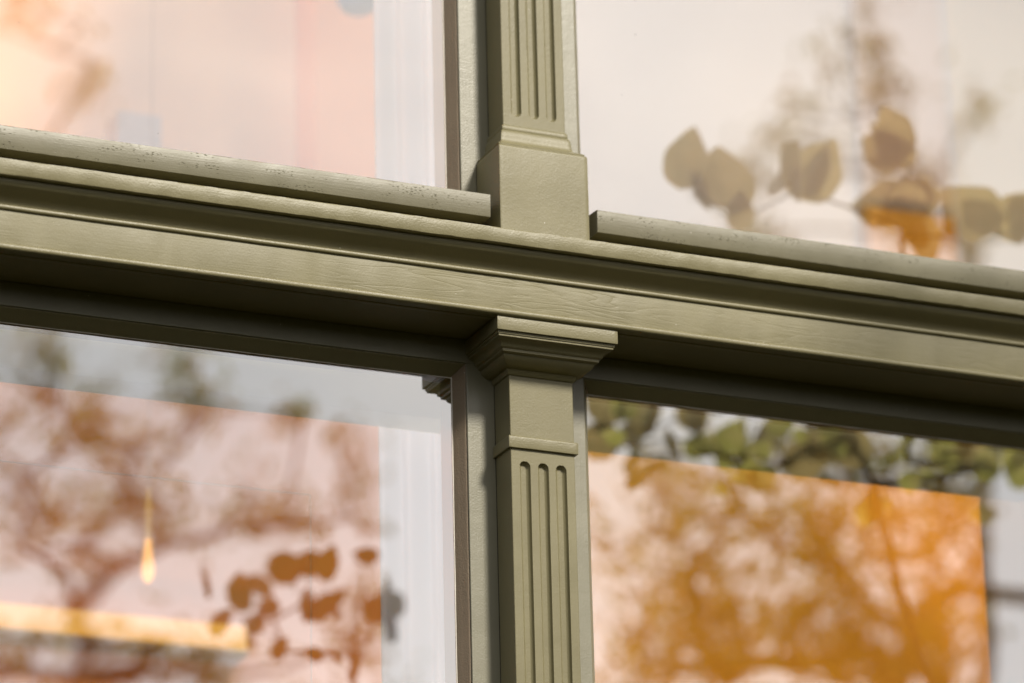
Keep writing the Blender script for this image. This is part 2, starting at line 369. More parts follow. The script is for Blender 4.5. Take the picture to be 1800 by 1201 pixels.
cap += [(3.4438, .0806, -.0990), (3.4440, .0813, -.0996), (3.4466, .0814, -.0997), (3.4468, .0826, -.1010), (3.4500, .0828, -.1014), (3.4502, .0700, -.09)]
ring('capital_moulding', M_PAINT, lo, cap, jit=0.00012, r=0.0004)
ring('capital_slab', M_PAINT, lo, levels_round([(3.4503, .0840, -.1035), (3.4504, .0855, -.1052), (3.4686, .0856, -.1053), (3.4690, .0845, -.1040)], .0009), jit=0.0003)

hi = link('pilaster', shaft(3.7565, 4.95, 3.7776, 1, None), M_SHAFT); shade_auto(hi, 40); child(hi, WF)
tag(hi, 'upper fluted pilaster standing on a square plinth above the crossbeam')
bm_l = [(3.7205, .0600, -.0700)]
bm_l += [(3.7262, .0628, -.0705), (3.7300, .0590, -.0650), (3.7325, .0545, -.0585), (3.7350, .0522, -.0555), (3.7385, .0516, -.0545)]
for k in range(7):
    a = R(90) * k / 6
    bm_l.append((3.7400 + 0.0150 * math.sin(a), .0512 - .0040 * (1 - math.cos(a)), -.0540 + .0038 * (1 - math.cos(a))))
bm_l += [(3.7562, .0478, -.0506), (3.7610, .0476, -.0504), (3.7630, .0464, -.0492), (3.7636, .0455, -.0483)]
ring('base_moulding', M_PAINT, hi, bm_l, jit=0.0002)
ring('plinth_block', M_SHAFT, hi, levels_round([(3.560, .0640, -.0748), (3.60, .0640, -.0750), (3.66, .0641, -.0750), (3.7205, .0641, -.0751), (3.7228, .0632, -.0740), (3.7236, .0600, -.0700)], .0009), jit=0.0003)

# windows: each a frame with pane, beads and sealant
GY = 0.021; SPL = 0.0120; SPT = 0.0150
def window(x0, x1, z0, z1, upper):
    """x0,x1,z0,z1: the opening"""
    b = bmesh.new(); fw = 0.035
    bx(b, x0 - fw, x0 - 0.0005, 0.004, 0.085, z0, z1); bx(b, x1 + 0.0005, x1 + fw, 0.004, 0.085, z0, z1)
    if upper:
        bx(b, x0 - fw, x1 + fw, 0.004, 0.085, z1, z1 + 0.05)
        bx(b, x0 - fw, x1 + fw, 0.004, 0.085, z0 - 0.03, z0)
    else:
        bx(b, x0 - fw, x1 + fw, 0.0, 0.085, z1, z1 + 0.0322); bx(b, x0 - fw, x1 + fw, 0.004, 0.085, z0 - 0.05, z0)
    bmesh.ops.recalc_face_normals(b, faces=b.faces)
    f = link('window', b, M_FACE); bevel(f, 0.0012); child(f, WF)
    # pane
    g = bmesh.new(); vs = [g.verts.new((x, GY, z)) for x, z in ((x0 - .01, z0 - .01), (x1 + .01, z0 - .01), (x1 + .01, z1 + .01), (x0 - .01, z1 + .01))]
    g.faces.new(vs)
    child(link('pane', g, M_GLASS), f)
    # splayed glazing beads (putty line) round the pane
    def bead(nm, mat, prof, axis, a, c, sgn, seed):
        P = rnd_corners(prof, 0.0008); b_ = bmesh.new(); rows = []; n = max(2, int((c - a) / 0.012))
        for i in range(n + 1):
            t_ = a + (c - a) * i / n; row = []
            for (dpt, y) in P:
                q = Vector((t_ * 30, dpt * 90 + seed, y * 90)); jt = noise.noise(q) * 0.0004
                t2 = min(t_, c - dpt) if axis == 'z' else max(a + dpt, min(t_, c - dpt))
                p = (sgn[0] + sgn[1] * (dpt + jt), y + jt, t2) if axis == 'z' else (t2, y + jt, sgn[0] + sgn[1] * (dpt + jt))
                row.append(b_.verts.new(p))
            rows.append(row)
        for i in range(n):
            for k in range(len(P) - 1): b_.faces.new((rows[i][k], rows[i][k + 1], rows[i + 1][k + 1], rows[i + 1][k]))
        bmesh.ops.remove_doubles(b_, verts=b_.verts, dist=1e-6)
        bmesh.ops.recalc_face_normals(b_, faces=b_.faces)
        q = link(nm, b_, mat); shade_auto(q, 40); child(q, f); return q
    prof = [(-0.0005, 0.0035), (0.0008, 0.0030), (0.0020, 0.0042), (SPL * .55, 0.0118), (SPL, GY - 0.0012), (SPL, GY + .0005)]
    proft = [(-0.0005, 0.0035), (0.0010, 0.0030), (0.0025, 0.0042), (SPT * .55, 0.0115), (SPT, GY - 0.0012), (SPT, GY + .0005)]
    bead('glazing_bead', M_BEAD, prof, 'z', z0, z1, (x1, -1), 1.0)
    bead('glazing_bead', M_PAINT, prof, 'z', z0, z1, (x0, 1), 2.0)
    bead('glazing_bead', M_PAINT, proft, 'x', x0, x1, (z1, -1), 3.0)
    # thin ragged line of sealant against the glass
    s = bmesh.new(); n = int((x1 - x0) / 0.006); row = []
    for i in range(n + 1):
        x = x0 + SPL + (x1 - x0 - 2 * SPL) * i / n
        hgt = 0.0010 + 0.0006 * noise.noise(Vector((x * 25, 1, 2))) + 0.0003 * noise.noise(Vector((x * 160, 1, 2)))
        row.append((s.verts.new((x, GY - 0.0009, z1 - SPT + .0003)), s.verts.new((x, GY - 0.0006, z1 - SPT - hgt))))
    for i in range(n): s.faces.new((row[i][0], row[i][1], row[i + 1][1], row[i + 1][0]))
    n = int((z1 - z0) / 0.006); row = []
    for i in range(n + 1):
        z = z0 + (z1 - SPT - .001 - z0) * i / n
        hgt = 0.0014 + 0.0004 * noise.noise(Vector((z * 25, 1, 7)))
        row.append((s.verts.new((x1 - SPL + .0003, GY - 0.0009, z)), s.verts.new((x1 - SPL - hgt, GY - 0.0006, z))))
    for i in range(n): s.faces.new((row[i][0], row[i][1], row[i + 1][1], row[i + 1][0]))
    child(link('sealant', s, M_SEAL), f)
    return f
w_ll = window(XL + .12, -0.0846, 1.10, 3.4386, False); tag(w_ll, 'lower left window with the capital mirrored in the corner of its pane')
w_lr = window(0.0846, XR - .12, 1.10, 3.4386, False); tag(w_lr, 'lower right window with the amber room behind it')
w_ul = window(XL + .12, -0.0868, 3.61, 4.85, True); tag(w_ul, 'upper left window with peach wall and white curtain behind')
w_ur = window(0.0868, XR - .12, 3.61, 4.85, True); tag(w_ur, 'upper right window with leaves mirrored in its pane')
# dirty hairline joints where the pilasters meet the mullions
M_JOINT = simple('dirt_in_joint', (0.035, 0.03, 0.018), 0.9)
for pil, za, zb, hw in ((lo, 1.0, 3.312, .0453), (lo, 3.3285, 3.411, .0453), (hi, 3.765, 4.95, .0453), (hi, 3.60, 3.722, .0642)):
    for sgn in (-1, 1):
        x_ = sgn * hw
        box('joint_line', M_JOINT, pil, min(x_, x_ + sgn * .0007), max(x_, x_ + sgn * .0007), -.0006, .0004, za, zb, 0)
# end posts beyond the frame of the picture
for s in (-1, 1):
    box('end_post', M_PAINT, WF, min(s * 1.365, s * 1.45), max(s * 1.365, s * 1.45), -0.02, 0.09, 1.0, 3.4706)
    box('end_post', M_PAINT, WF, min(s * 1.365, s * 1.45), max(s * 1.365, s * 1.45), -0.02, 0.09, 3.5925, 4.95)
box('apron_panel', M_PAINT, WF, -1.45, 1.45, -0.0, 0.09, 0.0, 0.998)
box('head_board', M_PAINT, WF, -1.45, 1.45, -0.02, 0.09, 4.952, 5.15)

# sills over the cornice strip, either side of the plinth
def sill(x0, x1, seed):
    prof = [(0.045, 3.6185, 0), (-0.036, 3.6175, .001), (-0.037, 3.6215, .0008), (-0.041, 3.6215, .0008), (-0.042, 3.6172, .001), (-0.0740, 3.6168, .0012), (-0.0750, 3.6486, .0014), (0.045, 3.6560, 0)]
    o = sweep('sill', M_SILL, WF, prof, x0, x1, r=0.001, step=0.006, jit=0.0002, seed=seed)
    return o
tag(sill(XL + .085, -0.0779, 11), 'left sill board with open wood pores'); tag(sill(0.0761, XR - .085, 12), 'right sill board ending short of the plinth')
for a, c in ((XL + .085, -.0870), (.0870, XR - .085)):
    sweep('sill_backing', M_PAINT, WF, [(0.04, 3.5910, 0), (-0.048, 3.5846, .001), (-0.048, 3.6170, .001), (0.04, 3.6175, 0)], a, c, step=0.03)

# ------------------------------------------------------------ the room behind the glass
M_WALL = simple('peach_plaster', (0.78, 0.56, 0.42), 0.8, 0.1, 8, 0.03)
M_ORANGE = simple('amber_plaster', (0.68, 0.34, 0.03), 0.75, 0.1, 6, 0.10)
M_WHITE = simple('white_plaster', (0.75, 0.73, 0.70), 0.8, 0.1, 8, 0.03)
M_FLOOR = simple('floor_boards', (0.25, 0.15, 0.08), 0.5, 0.1, 8, 0.1)
def cloth(name, col):
    m = simple(name, col, 0.9, 0.2, 300, 0.03); t = m.node_tree
    bs = [n for n in t.nodes if n.type == 'BSDF_PRINCIPLED'][0]; o = [n for n in t.nodes if n.type == 'OUTPUT_MATERIAL'][0]
    tl = nd(t, 'ShaderNodeBsdfTranslucent'); tl.inputs['Color'].default_value = (*col, 1)
    mx = nd(t, 'ShaderNodeMixShader'); mx.inputs[0].default_value = .5
    t.links.new(bs.outputs[0], mx.inputs[1]); t.links.new(tl.outputs[0], mx.inputs[2]); t.links.new(mx.outputs[0], o.inputs['Surface'])
    return m
M_CURT = cloth('white_curtain_cloth', (0.82, 0.86, 0.93))
M_CURTB = cloth('beige_curtain_cloth', (0.74, 0.69, 0.52))
M_PELM = simple('grey_green_pelmet_paint', (0.74, 0.70, 0.42), 0.6, 0.1, 30, 0.03)
RX0, RX1, RY1, RZ0, RZ1 = -1.7, 3.2, 1.60, 0.15, 5.1
def plate(name, mat, x0, x1, y0, y1, z0, z1, kind='structure', label=None, cat=None):
    o = box(name, mat, None, x0, x1, y0, y1, z0, z1, 0); return tag(o, label, cat, None, kind)
plate('floor', M_FLOOR, RX0, RX1, 0.10, RY1, 0.0, RZ0)
plate('ceiling', M_WHITE, RX0, RX1, 0.10, RY1, RZ1, RZ1 + 0.1)
plate('back_wall', simple('pale_plaster', (0.56, 0.56, 0.60), 0.8, 0.1, 8, 0.03), 0.66, RX1, RY1, RY1 + 0.1, 0.0, RZ1)
plate('back_wall', M_WALL, RX0, 0.659, RY1, RY1 + 0.1, 0.0, RZ1)
plate('side_wall', M_WHITE, RX0 - 0.1, RX0, 0.10, RY1 + .1, 0.0, RZ1 + .1)
plate('side_wall', M_WHITE, RX1, RX1 + 0.1, 0.10, RY1 + .1, 0.0, RZ1 + .1)
M_RENDER = simple('grey_render', (0.28, 0.26, 0.23), 0.9, 0.4, 40, 0.08)
plate('outer_wall', M_RENDER, RX0 - 0.1, -1.452, 0.0, 0.10, 0.0, 5.2)
plate('outer_wall', M_RENDER, 1.452, RX1 + 0.1, 0.0, 0.10, 0.0, 5.2)
tag(box('unseen_bounce_stop', simple('bounce_stop_dark', (0.035, 0.022, 0.012), 0.6), None, -1.69, 3.19, 1.55, 1.598, 0.16, 3.298, 0.002), kind='structure')  # unseen dark board added to keep room bounce off the outer soffits
o = box('wall_panel', M_ORANGE, None, 0.45, 3.1, 1.56, 1.598, 3.30, 4.12, 0.002)
tag(o, 'wide amber wall panel glowing behind the lower right pane', 'wall panel')
o = box('wall_panel', simple('russet_plaster', (0.60, 0.20, 0.03), 0.75, 0.1, 6, 0.08), None, -1.69, 0.447, 1.56, 1.598, 3.30, 4.12, 0.002)
tag(o, 'wide russet wall panel above the glowing shelf, lower left pane', 'wall panel')
o = box('wall_panel', M_ORANGE, None, 1.415, 1.60, 1.565, 1.598, 4.124, 4.46, 0.002)
tag(o, 'narrow amber strip panel seen through the upper right pane', 'wall panel')
o = box('wall_pier', simple('pale_rose_plaster', (0.56, 0.46, 0.43), 0.8, 0.1, 8, 0.03), None, 1.415, 1.60, 1.575, 1.598, 4.463, 5.09, 0.002)
tag(o, 'pale rose wall strip above the amber strip, upper right pane', 'pier')
o = box('wall_pier', simple('rose_plaster', (0.80, 0.33, 0.14), 0.8, 0.1, 8, 0.03), None, 0.290, 0.60, 1.50, 1.598, 4.125, 5.09, 0.002)
tag(o, 'rose coloured wall pier beside the white curtain, upper left pane', 'pier')
def curtain(name, x0, x1, y, z0, z1, mat, amp, wl, label, seed):
    b = bmesh.new(); n = int((x1 - x0) / 0.0025); rows = []
    for z in (z0, (z0 + z1) / 2, z1):
        row = []
        for i in range(n + 1):
            x = x0 + (x1 - x0) * i / n
            ph = (x - x0) / wl * 2 * math.pi + 1.5 * noise.noise(Vector((x * 14, seed, z * .4)))
            row.append(b.verts.new((x, y + amp * math.sin(ph) * (0.7 + 0.5 * noise.noise(Vector((x * 11, seed + 4, 0)))), z)))
        rows.append(row)
    for i in range(2):
        for j in range(n): b.faces.new((rows[i][j], rows[i][j + 1], rows[i + 1][j + 1], rows[i + 1][j]))
    o = link(name, b, mat, smooth=True)
    return tag(o, label, 'curtain')
curtain('curtain', -0.088, 0.150, 0.30, 0.3, 5.0, M_CURT, 0.020, 0.040, 'narrow white pleated curtain drawn together behind the mullion', 1.0)
curtain('curtain', 0.915, 1.42, 0.40, 0.3, 5.0, M_CURTB, 0.008, 0.16, 'beige curtain hanging at the right edge of the right panes', 2.0)
pel = box('pelmet', M_PELM, None, -1.40, 1.40, 0.225, 0.285, 3.4405, 3.64, 0.002)
tag(pel, 'long grey green pelmet board across the top of the lower panes', 'pelmet')
# made-up glass sheet; its pale edges imitate a doubled reflection, left bay
gs = empty('reflection_line_sheet', (-0.60, 0.35, 2.3)); tag(gs, 'added clear sheet with pale edges imitating doubled reflection lines, lower left pane', 'added sheet')
M_REFL_LINE = simple('reflection_line_pale', (0.85, 0.80, 0.72), 0.4)
for a in ((-1.30, -0.168, .3495, .3505, 3.3545, 3.3551), (-0.1686, -0.168, .3495, .3505, 2.3, 3.3545)):
    child(box('reflection_line', M_REFL_LINE, None, *a, 0), gs)
g = bmesh.new(); g.faces.new([g.verts.new(p) for p in ((-1.30, .35, 2.3), (-.171, .35, 2.3), (-.171, .35, 3.3545), (-1.30, .35, 3.3545))])
m_, t_, o_ = mat_new('added_sheet_glass'); tr_ = nd(t_, 'ShaderNodeBsdfTransparent'); tr_.inputs['Color'].default_value = (.97, .97, .96, 1); gg_ = nd(t_, 'ShaderNodeBsdfGlossy'); gg_.inputs['Roughness'].default_value = 0.02; gg_.inputs['Color'].default_value = (.06, .06, .06, 1)
ad_ = nd(t_, 'ShaderNodeAddShader'); t_.links.new(tr_.outputs[0], ad_.inputs[0]); t_.links.new(gg_.outputs[0], ad_.inputs[1]); t_.links.new(ad_.outputs[0], o_.inputs['Surface'])
child(link('pane', g, m_), gs)

# glowing lamps of the room
def lathe(name, mat, parent, prof, c, n=20):
    b = bmesh.new(); rows = []
    for (r, z) in prof:
        rows.append([b.verts.new((c[0] + r * math.cos(2 * math.pi * k / n), c[1] + r * math.sin(2 * math.pi * k / n), z)) for k in range(n)])
    for i in range(len(rows) - 1):
        for k in range(n):
            b.faces.new((rows[i][k], rows[i][(k + 1) % n], rows[i + 1][(k + 1) % n], rows[i + 1][k]))
    b.faces.new(rows[0][::-1]); b.faces.new(rows[-1]); bmesh.ops.recalc_face_normals(b, faces=b.faces)
    o = link(name, b, mat, smooth=True)
    if parent: child(o, parent)
    return o
lc = (-0.112, 1.20)
lamp = empty('pendant_lamp', (lc[0], lc[1], 5.09)); tag(lamp, 'slim drop shaped pendant lamp glowing behind the lower left pane', 'pendant lamp')
M_DARK = simple('bronze', (0.30, 0.17, 0.08), 0.4)
lathe('cord', M_DARK, lamp, [(0.0007, 3.60), (0.0007, 5.09)], lc, 8)
lathe('bulb', emitter('warm_bulb_glow', (1.0, 0.45, 0.06), 1.9), lamp, [(0.002, 3.474), (0.0075, 3.480), (0.0105, 3.490), (0.0100, 3.503), (0.0075, 3.520), (0.0050, 3.545)], lc)
lathe('stem', emitter('amber_stem_glow', (1.0, 0.50, 0.14), 0.75), lamp, [(0.0050, 3.5452), (0.0048, 3.57), (0.0055, 3.60), (0.0025, 3.63)], lc)
ls = empty('light_shelf', (0, 1.5, 3.44)); tag(ls, 'horizontal wall shelf with a glowing amber strip behind the lower left pane', 'light shelf')
child(box('shelf', simple('dark_shelf', (0.22, 0.10, 0.03), 0.6), None, -1.2, 0.165, 1.50, 1.558, 3.460, 3.470, 0.002), ls)
child(box('glow_strip', emitter('amber_strip_glow', (1.0, 0.47, 0.06), 1.35), None, -1.2, 0.163, 1.50, 1.558, 3.4715, 3.512, 0.002), ls)
spot = lathe('ceiling_spotlight', simple('blue_grey_metal', (0.06, 0.11, 0.30), 0.4), None, [(0.010, 4.508), (0.026, 4.512), (0.036, 4.525), (0.038, 4.56), (0.036, 5.095)], (0.252, 1.2), 28)
tag(spot, 'blue grey cylindrical spotlight at the top of the upper left pane', 'spotlight')
o = box('wall_box', simple('lavender_grey_plastic', (0.56, 0.50, 0.52), 0.5), None, -0.085, -0.005, 1.46, 1.52, 4.285, 4.385, 0.003)
tag(o, 'small lavender grey box low in the upper left pane', 'wall box')
# unseen spotlights added inside the room to brighten walls and curtains
def point(name, loc, e, col, r=0.08):
    l = bpy.data.lights.new(name, 'POINT'); l.energy = e; l.color = col; l.shadow_soft_size = r
    q = bpy.data.objects.new(name, l); COL.objects.link(q); q.location = loc; return q
def fill_spot(name, loc, aim, e, col, cone=100):
    l = bpy.data.lights.new(name, 'SPOT'); l.energy = e; l.color = col; l.spot_size = R(cone); l.spot_blend = 0.8; l.shadow_soft_size = 0.08
    q = bpy.data.objects.new(name, l); COL.objects.link(q); q.location = loc
    q.rotation_euler = (Vector(loc) - Vector(aim)).to_track_quat('Z', 'Y').to_euler(); return q
# added spots without fixtures, turned to the back wall and the curtains
fill_spot('added_wall_fill', (1.3, 0.75, 2.45), (1.2, 1.6, 3.40), 115, (1.0, 0.70, 0.38), 80)
fill_spot('added_wall_fill', (-0.4, 0.75, 2.45), (-0.2, 1.6, 3.45), 34, (1.0, 0.68, 0.38), 80)
fill_spot('added_upper_wall_fill', (-0.3, 0.7, 4.98), (0.0, 1.6, 4.4), 29, (1.0, 0.86, 0.72), 120)
fill_spot('added_upper_wall_fill', (1.15, 0.7, 4.98), (1.15, 1.6, 4.4), 12, (1.0, 0.97, 0.97), 120)
fill_spot('added_wall_fill', (-0.75, 0.70, 2.60), (-0.60, 1.6, 4.38), 620, (1.0, 0.50, 0.12), 30)

fill_spot('added_wall_fill', (1.75, 0.75, 2.60), (1.51, 1.6, 4.25), 170, (1.0, 0.62, 0.25), 26)
fill_spot('added_curtain_fill', (0.05, 1.25, 4.98), (0.03, 0.3, 4.0), 55, (0.95, 0.97, 1.0), 45)
fill_spot('added_curtain_fill', (0.02, 1.30, 4.98), (0.03, 0.3, 3.1), 130, (0.97, 0.97, 1.0), 30)
fill_spot('added_curtain_fill', (1.25, 1.35, 4.98), (1.15, 0.4, 3.5), 45, (1.0, 0.95, 0.85), 50)
# ------------------------------------------------------------ outside: lawn and the trees mirrored in the glass
g = bmesh.new(); S = 400
g.faces.new([g.verts.new(p) for p in ((-S, -S, 0), (S, -S, 0), (S, S, 0), (-S, S, 0))])
m_, t_, o_ = mat_new('grass_and_leaf_litter'); bs_ = nd(t_, 'ShaderNodeBsdfPrincipled'); bs_.inputs['Roughness'].default_value = 1.0; bs_.inputs['Specular IOR Level'].default_value = 0.0
tn_ = nd(t_, 'ShaderNodeTexCoord'); nn_ = nd(t_, 'ShaderNodeTexNoise', Scale=1.5, Detail=8.0); t_.links.new(tn_.outputs['Object'], nn_.inputs['Vector'])
cr_ = nd(t_, 'ShaderNodeValToRGB'); cr_.color_ramp.elements[0].position = .35; cr_.color_ramp.elements[0].color = (.022, .026, .008, 1); cr_.color_ramp.elements[1].position = .65; cr_.color_ramp.elements[1].color = (.045, .035, .012, 1)
t_.links.new(nn_.outputs['Fac'], cr_.inputs['Fac']); t_.links.new(cr_.outputs['Color'], bs_.inputs['Base Color']); t_.links.new(bs_.outputs[0], o_.inputs['Surface'])
tag(link('lawn', g, m_), kind='structure')

def leaf_mat(name, c1, c2, c3, trans=0.45):
    m, t, o = mat_new(name); L = t.links
    oi = nd(t, 'ShaderNodeTexCoord'); nz = nd(t, 'ShaderNodeTexNoise', Scale=17.0, Detail=3.0); L.new(oi.outputs['Object'], nz.inputs['Vector'])
    cr = nd(t, 'ShaderNodeValToRGB'); e = cr.color_ramp.elements; e[0].position = .35; e[0].color = (*c1, 1); e[1].position = .68; e[1].color = (*c3, 1)
    k = cr.color_ramp.elements.new(.5); k.color = (*c2, 1); L.new(nz.outputs['Fac'], cr.inputs['Fac'])
    d = nd(t, 'ShaderNodeBsdfPrincipled'); d.inputs['Roughness'].default_value = .5; L.new(cr.outputs['Color'], d.inputs['Base Color'])
    tl = nd(t, 'ShaderNodeBsdfTranslucent'); br = nd(t, 'ShaderNodeMixRGB', blend_type='MULTIPLY'); br.inputs['Fac'].default_value = 1; br.inputs['Color2'].default_value = (1.5, 1.5, 1.1, 1); L.new(cr.outputs['Color'], br.inputs['Color1']); L.new(br.outputs['Color'], tl.inputs['Color'])
    mx = nd(t, 'ShaderNodeMixShader'); mx.inputs[0].default_value = trans; L.new(d.outputs[0], mx.inputs[1]); L.new(tl.outputs[0], mx.inputs[2])
    L.new(mx.outputs[0], o.inputs['Surface']); return m
M_LEAF = leaf_mat('green_leaf', (.24, .26, .06), (.36, .33, .14), (.44, .36, .20), .6)
M_AUT = leaf_mat('autumn_leaf', (.18, .20, .03), (.24, .17, .04), (.26, .12, .03), .6)
M_TAN = leaf_mat('tan_leaf', (.20, .16, .09), (.27, .21, .12), (.31, .23, .14), .6)
M_RUST = leaf_mat('rust_leaf', (.07, .07, .02), (.11, .08, .02), (.14, .07, .02), .45)
M_BARK = simple('bark', (.075, .055, .04), .9, .6, 30, .15)

FAR=[
 ((1.291, -6.179, 5.482),0.220,0.152,0.45,22),
 ((1.569, -6.179, 5.585),0.203,0.118,0.45,18),
 ((1.244, -6.179, 5.234),0.186,0.102,0.45,12),
 ((1.713, -6.179, 5.318),0.271,0.118,0.45,22),
 ((1.963, -6.179, 5.595),0.102,0.068,0.40,8),
 ((1.4, -6.179, 5.112),0.203,0.068,0.45,8),
 ((2.125, -6.179, 5.327),0.203,0.102,0.45,12),
 ((2.236, -6.179, 5.518),0.102,0.085,0.40,6),
 ((1.353, -6.179, 4.818),0.372,0.118,0.45,34),
 ((1.837, -6.179, 4.845),0.271,0.085,0.45,20),
 ((2.267, -6.179, 4.989),0.118,0.152,0.45,14),
 ((1.201, -6.179, 5.717),0.203,0.085,0.40,8),
 ((1.621, -6.179, 5.77),0.102,0.042,0.30,5),
 ((1.496, -6.179, 4.248),0.643,0.288,0.70,70),
 ((0.51, -6.279, 5.017),0.376,0.512,0.60,40),
 ((2.669, -4.179, 4.926),0.360,0.083,0.45,34),
 ((2.495, -4.179, 4.724),0.277,0.111,0.45,30),
 ((2.891, -4.179, 4.75),0.236,0.152,0.45,42),
 ((2.335, -4.179, 4.365),0.236,0.083,0.45,40),
 ((2.404, -4.179, 4.49),0.263,0.097,0.45,30),
 ((2.808, -4.179, 4.468),0.305,0.111,0.45,58),
 ((3.098, -4.179, 4.833),0.083,0.194,0.40,16),
 ((3.092, -4.179, 4.494),0.083,0.125,0.40,16),
 ((2.306, -4.179, 4.825),0.083,0.069,0.40,8),
 ((2.156, -4.179, 4.614),0.083,0.083,0.40,6),
 ((2.749, -4.279, 3.924),0.532,0.252,0.70,90),
 ((4.017, -4.279, 4.799),0.308,0.420,0.60,60),
 ((2.425, -4.179, 4.596),0.166,0.166,0.40,20),
 ((4.176, -6.779, 7.102),0.214,0.161,0.60,20),
 ((3.969, -6.779, 6.924),0.214,0.089,0.50,12),
 ((4.379, -6.579, 7.116),0.123,0.158,0.50,12),
 ((4.455, -6.579, 6.917),0.175,0.123,0.50,18),
 ((4.683, -6.479, 7.165),0.070,0.104,0.30,6),
 ((4.467, -6.779, 7.513),0.071,0.196,0.30,12),
 ((4.259, -6.779, 7.415),0.089,0.143,0.30,5),
 ((4.484, -6.579, 6.67),0.210,0.070,0.50,14),
 ((3.789, -6.579, 6.616),0.158,0.053,0.40,6),
 ((5.723, -6.579, 6.99),0.351,0.439,0.60,40),
 ((1.592, -7.479, 7.39),0.246,0.170,0.50,9),
 ((1.756, -7.479, 7.185),0.151,0.095,0.50,5),
]
NEAR=[
 ((0.774, -0.929, 4.183),0.027,0.013,0.05,1),
 ((0.824, -0.929, 4.129),0.018,0.009,0.05,1),
 ((0.971, -0.979, 4.209),0.045,0.022,0.10,2),
 ((1.185, -0.979, 4.318),0.054,0.027,0.10,3),
 ((1.217, -1.029, 4.215),0.054,0.045,0.10,5),
 ((1.307, -0.879, 4.172),0.044,0.044,0.10,4),
 ((1.009, -1.679, 4.017),0.060,0.060,0.30,8),
 ((1.12, -1.579, 3.987),0.109,0.074,0.30,8),
 ((1.348, -1.679, 4.028),0.100,0.065,0.30,8),
 ((1.47, -1.579, 3.988),0.099,0.079,0.30,8),
 ((1.662, -1.579, 3.982),0.089,0.059,0.30,7),
 ((0.814, -2.279, 3.937),0.015,0.011,0.10,1),
 ((0.445, -2.179, 3.767),0.065,0.032,0.15,6),
 ((0.535, -2.179, 3.797),0.054,0.038,0.15,4),
 ((0.62, -2.079, 3.767),0.032,0.053,0.10,5),
 ((0.619, -2.079, 3.669),0.043,0.032,0.10,4),
 ((0.501, -2.179, 3.707),0.065,0.027,0.10,4),
]


def grow(name, base, attract, parent, r_tip, pw, top_r):
    """wood joining every attractor to its nearest earlier node, thickened towards the base"""
    nodes = [Vector(base)]; par = [-1]
    z = base[2]; first = min(attract, key=lambda a: (a - Vector(base)).length)
    # trunk up towards the crown
    tgt = sum(attract, Vector()) / len(attract); steps = 12
    for i in range(1, steps + 1):
        f = i / steps * 0.86
        p = Vector(base).lerp(Vector((tgt.x, tgt.y, tgt.z)), f) ; p.x += (base[0] - tgt.x) * 0.35 * math.sin(f * 3.14) * -1 * 0 + .05 * math.sin(i * 1.7); p.y += .05 * math.cos(i * 1.3)
        nodes.append(p); par.append(len(nodes) - 2)
    order = sorted(attract, key=lambda a: (a - nodes[-1]).length)
    for a in order:
        j = min(range(len(nodes)), key=lambda k: (nodes[k] - a).length + (0.0 if nodes[k].z < a.z + .1 else .25))
        n0 = nodes[j]; d = (a - n0).length; segs = max(1, min(4, int(d / .12)))
        for s in range(1, segs + 1):
            f = s / segs; p = n0.lerp(a, f)
            if s < segs: p += Vector((random.uniform(-.02, .02), random.uniform(-.02, .02), random.uniform(-.005, .03))) * min(1, d * 2)
            nodes.append(p); par.append(j if s == 1 else len(nodes) - 2)
    cnt = [1] * len(nodes)
    for i in range(len(nodes) - 1, 0, -1): cnt[par[i]] += cnt[i]
    rad = [min(top_r, r_tip * c ** pw) for c in cnt]
    b = bmesh.new()
    for i in range(1, len(nodes)):
        a, c = nodes[par[i]], nodes[i]; d = c - a
        if d.length < 1e-5: continue
        q = d.to_track_quat('Z', 'Y'); ra, rc = min(rad[par[i]], rad[i] * 1.6), rad[i]; n = 5 if rc < .02 else 8
        A = [b.verts.new(a + q @ Vector((ra * math.cos(6.2832 * k / n), ra * math.sin(6.2832 * k / n), 0))) for k in range(n)]
        Cc = [b.verts.new(c + q @ Vector((rc * math.cos(6.2832 * k / n), rc * math.sin(6.2832 * k / n), 0))) for k in range(n)]
        for k in range(n): b.faces.new((A[k], A[(k + 1) % n], Cc[(k + 1) % n], Cc[k]))
    o = link(name, b, M_BARK, smooth=True)
    if parent: child(o, parent)
    return o, nodes
def in_ball():
    while True:
        v = Vector((random.uniform(-1, 1), random.uniform(-1, 1), random.uniform(-1, 1)))
        if v.length < 1: return v
MR = (0.906, -0.423)                      # horizontal spread direction of the crowns
def pts(bl, mult=1):
    out = []
    for (c, rx, rz, ry, n) in bl:
        for _ in range(int(n * mult)):
            v = in_ball()
            out.append(Vector((c[0] + v.x * rx * MR[0] + v.y * ry * .39, c[1] + v.x * rx * .42 - v.y * ry * .86, c[2] + v.z * rz + v.y * ry * .34)))
    return out
def leaf_quads(b, p, size, n, spread):
    for _ in range(n):
        c = p + in_ball() * spread
        u = in_ball().normalized(); v = u.cross(in_ball().normalized()).normalized(); s = size * random.uniform(.6, 1.25)
        w_ = u.cross(v) * s * .12
        a = b.verts.new(c - u * s * .5); d = b.verts.new(c + v * s * .32 + w_); e = b.verts.new(c + u * s * .55); f = b.verts.new(c - v * s * .32 + w_)
        b.faces.new((a, d, e)); b.faces.new((a, e, f))
def far_tree(base, bl, label, size, nleaf, mat, tr=.13):
    P = pts(bl)
    t = empty('tree', base); tag(t, label, 'tree', 'trees mirrored in the panes')
    wood, nodes = grow('trunk', base, P, t, .0022, .52, tr)
    b = bmesh.new()
    for p in P: leaf_quads(b, p, size, max(2, int(nleaf * random.uniform(.1, 1.5))), random.uniform(.05, .14))
    cr = link('crown', b, mat); child(cr, t); cr['kind'] = 'stuff'
    return t
L_ = FAR[:15]; R_ = FAR[15:28]; U_ = FAR[28:38]; UL = FAR[38:]
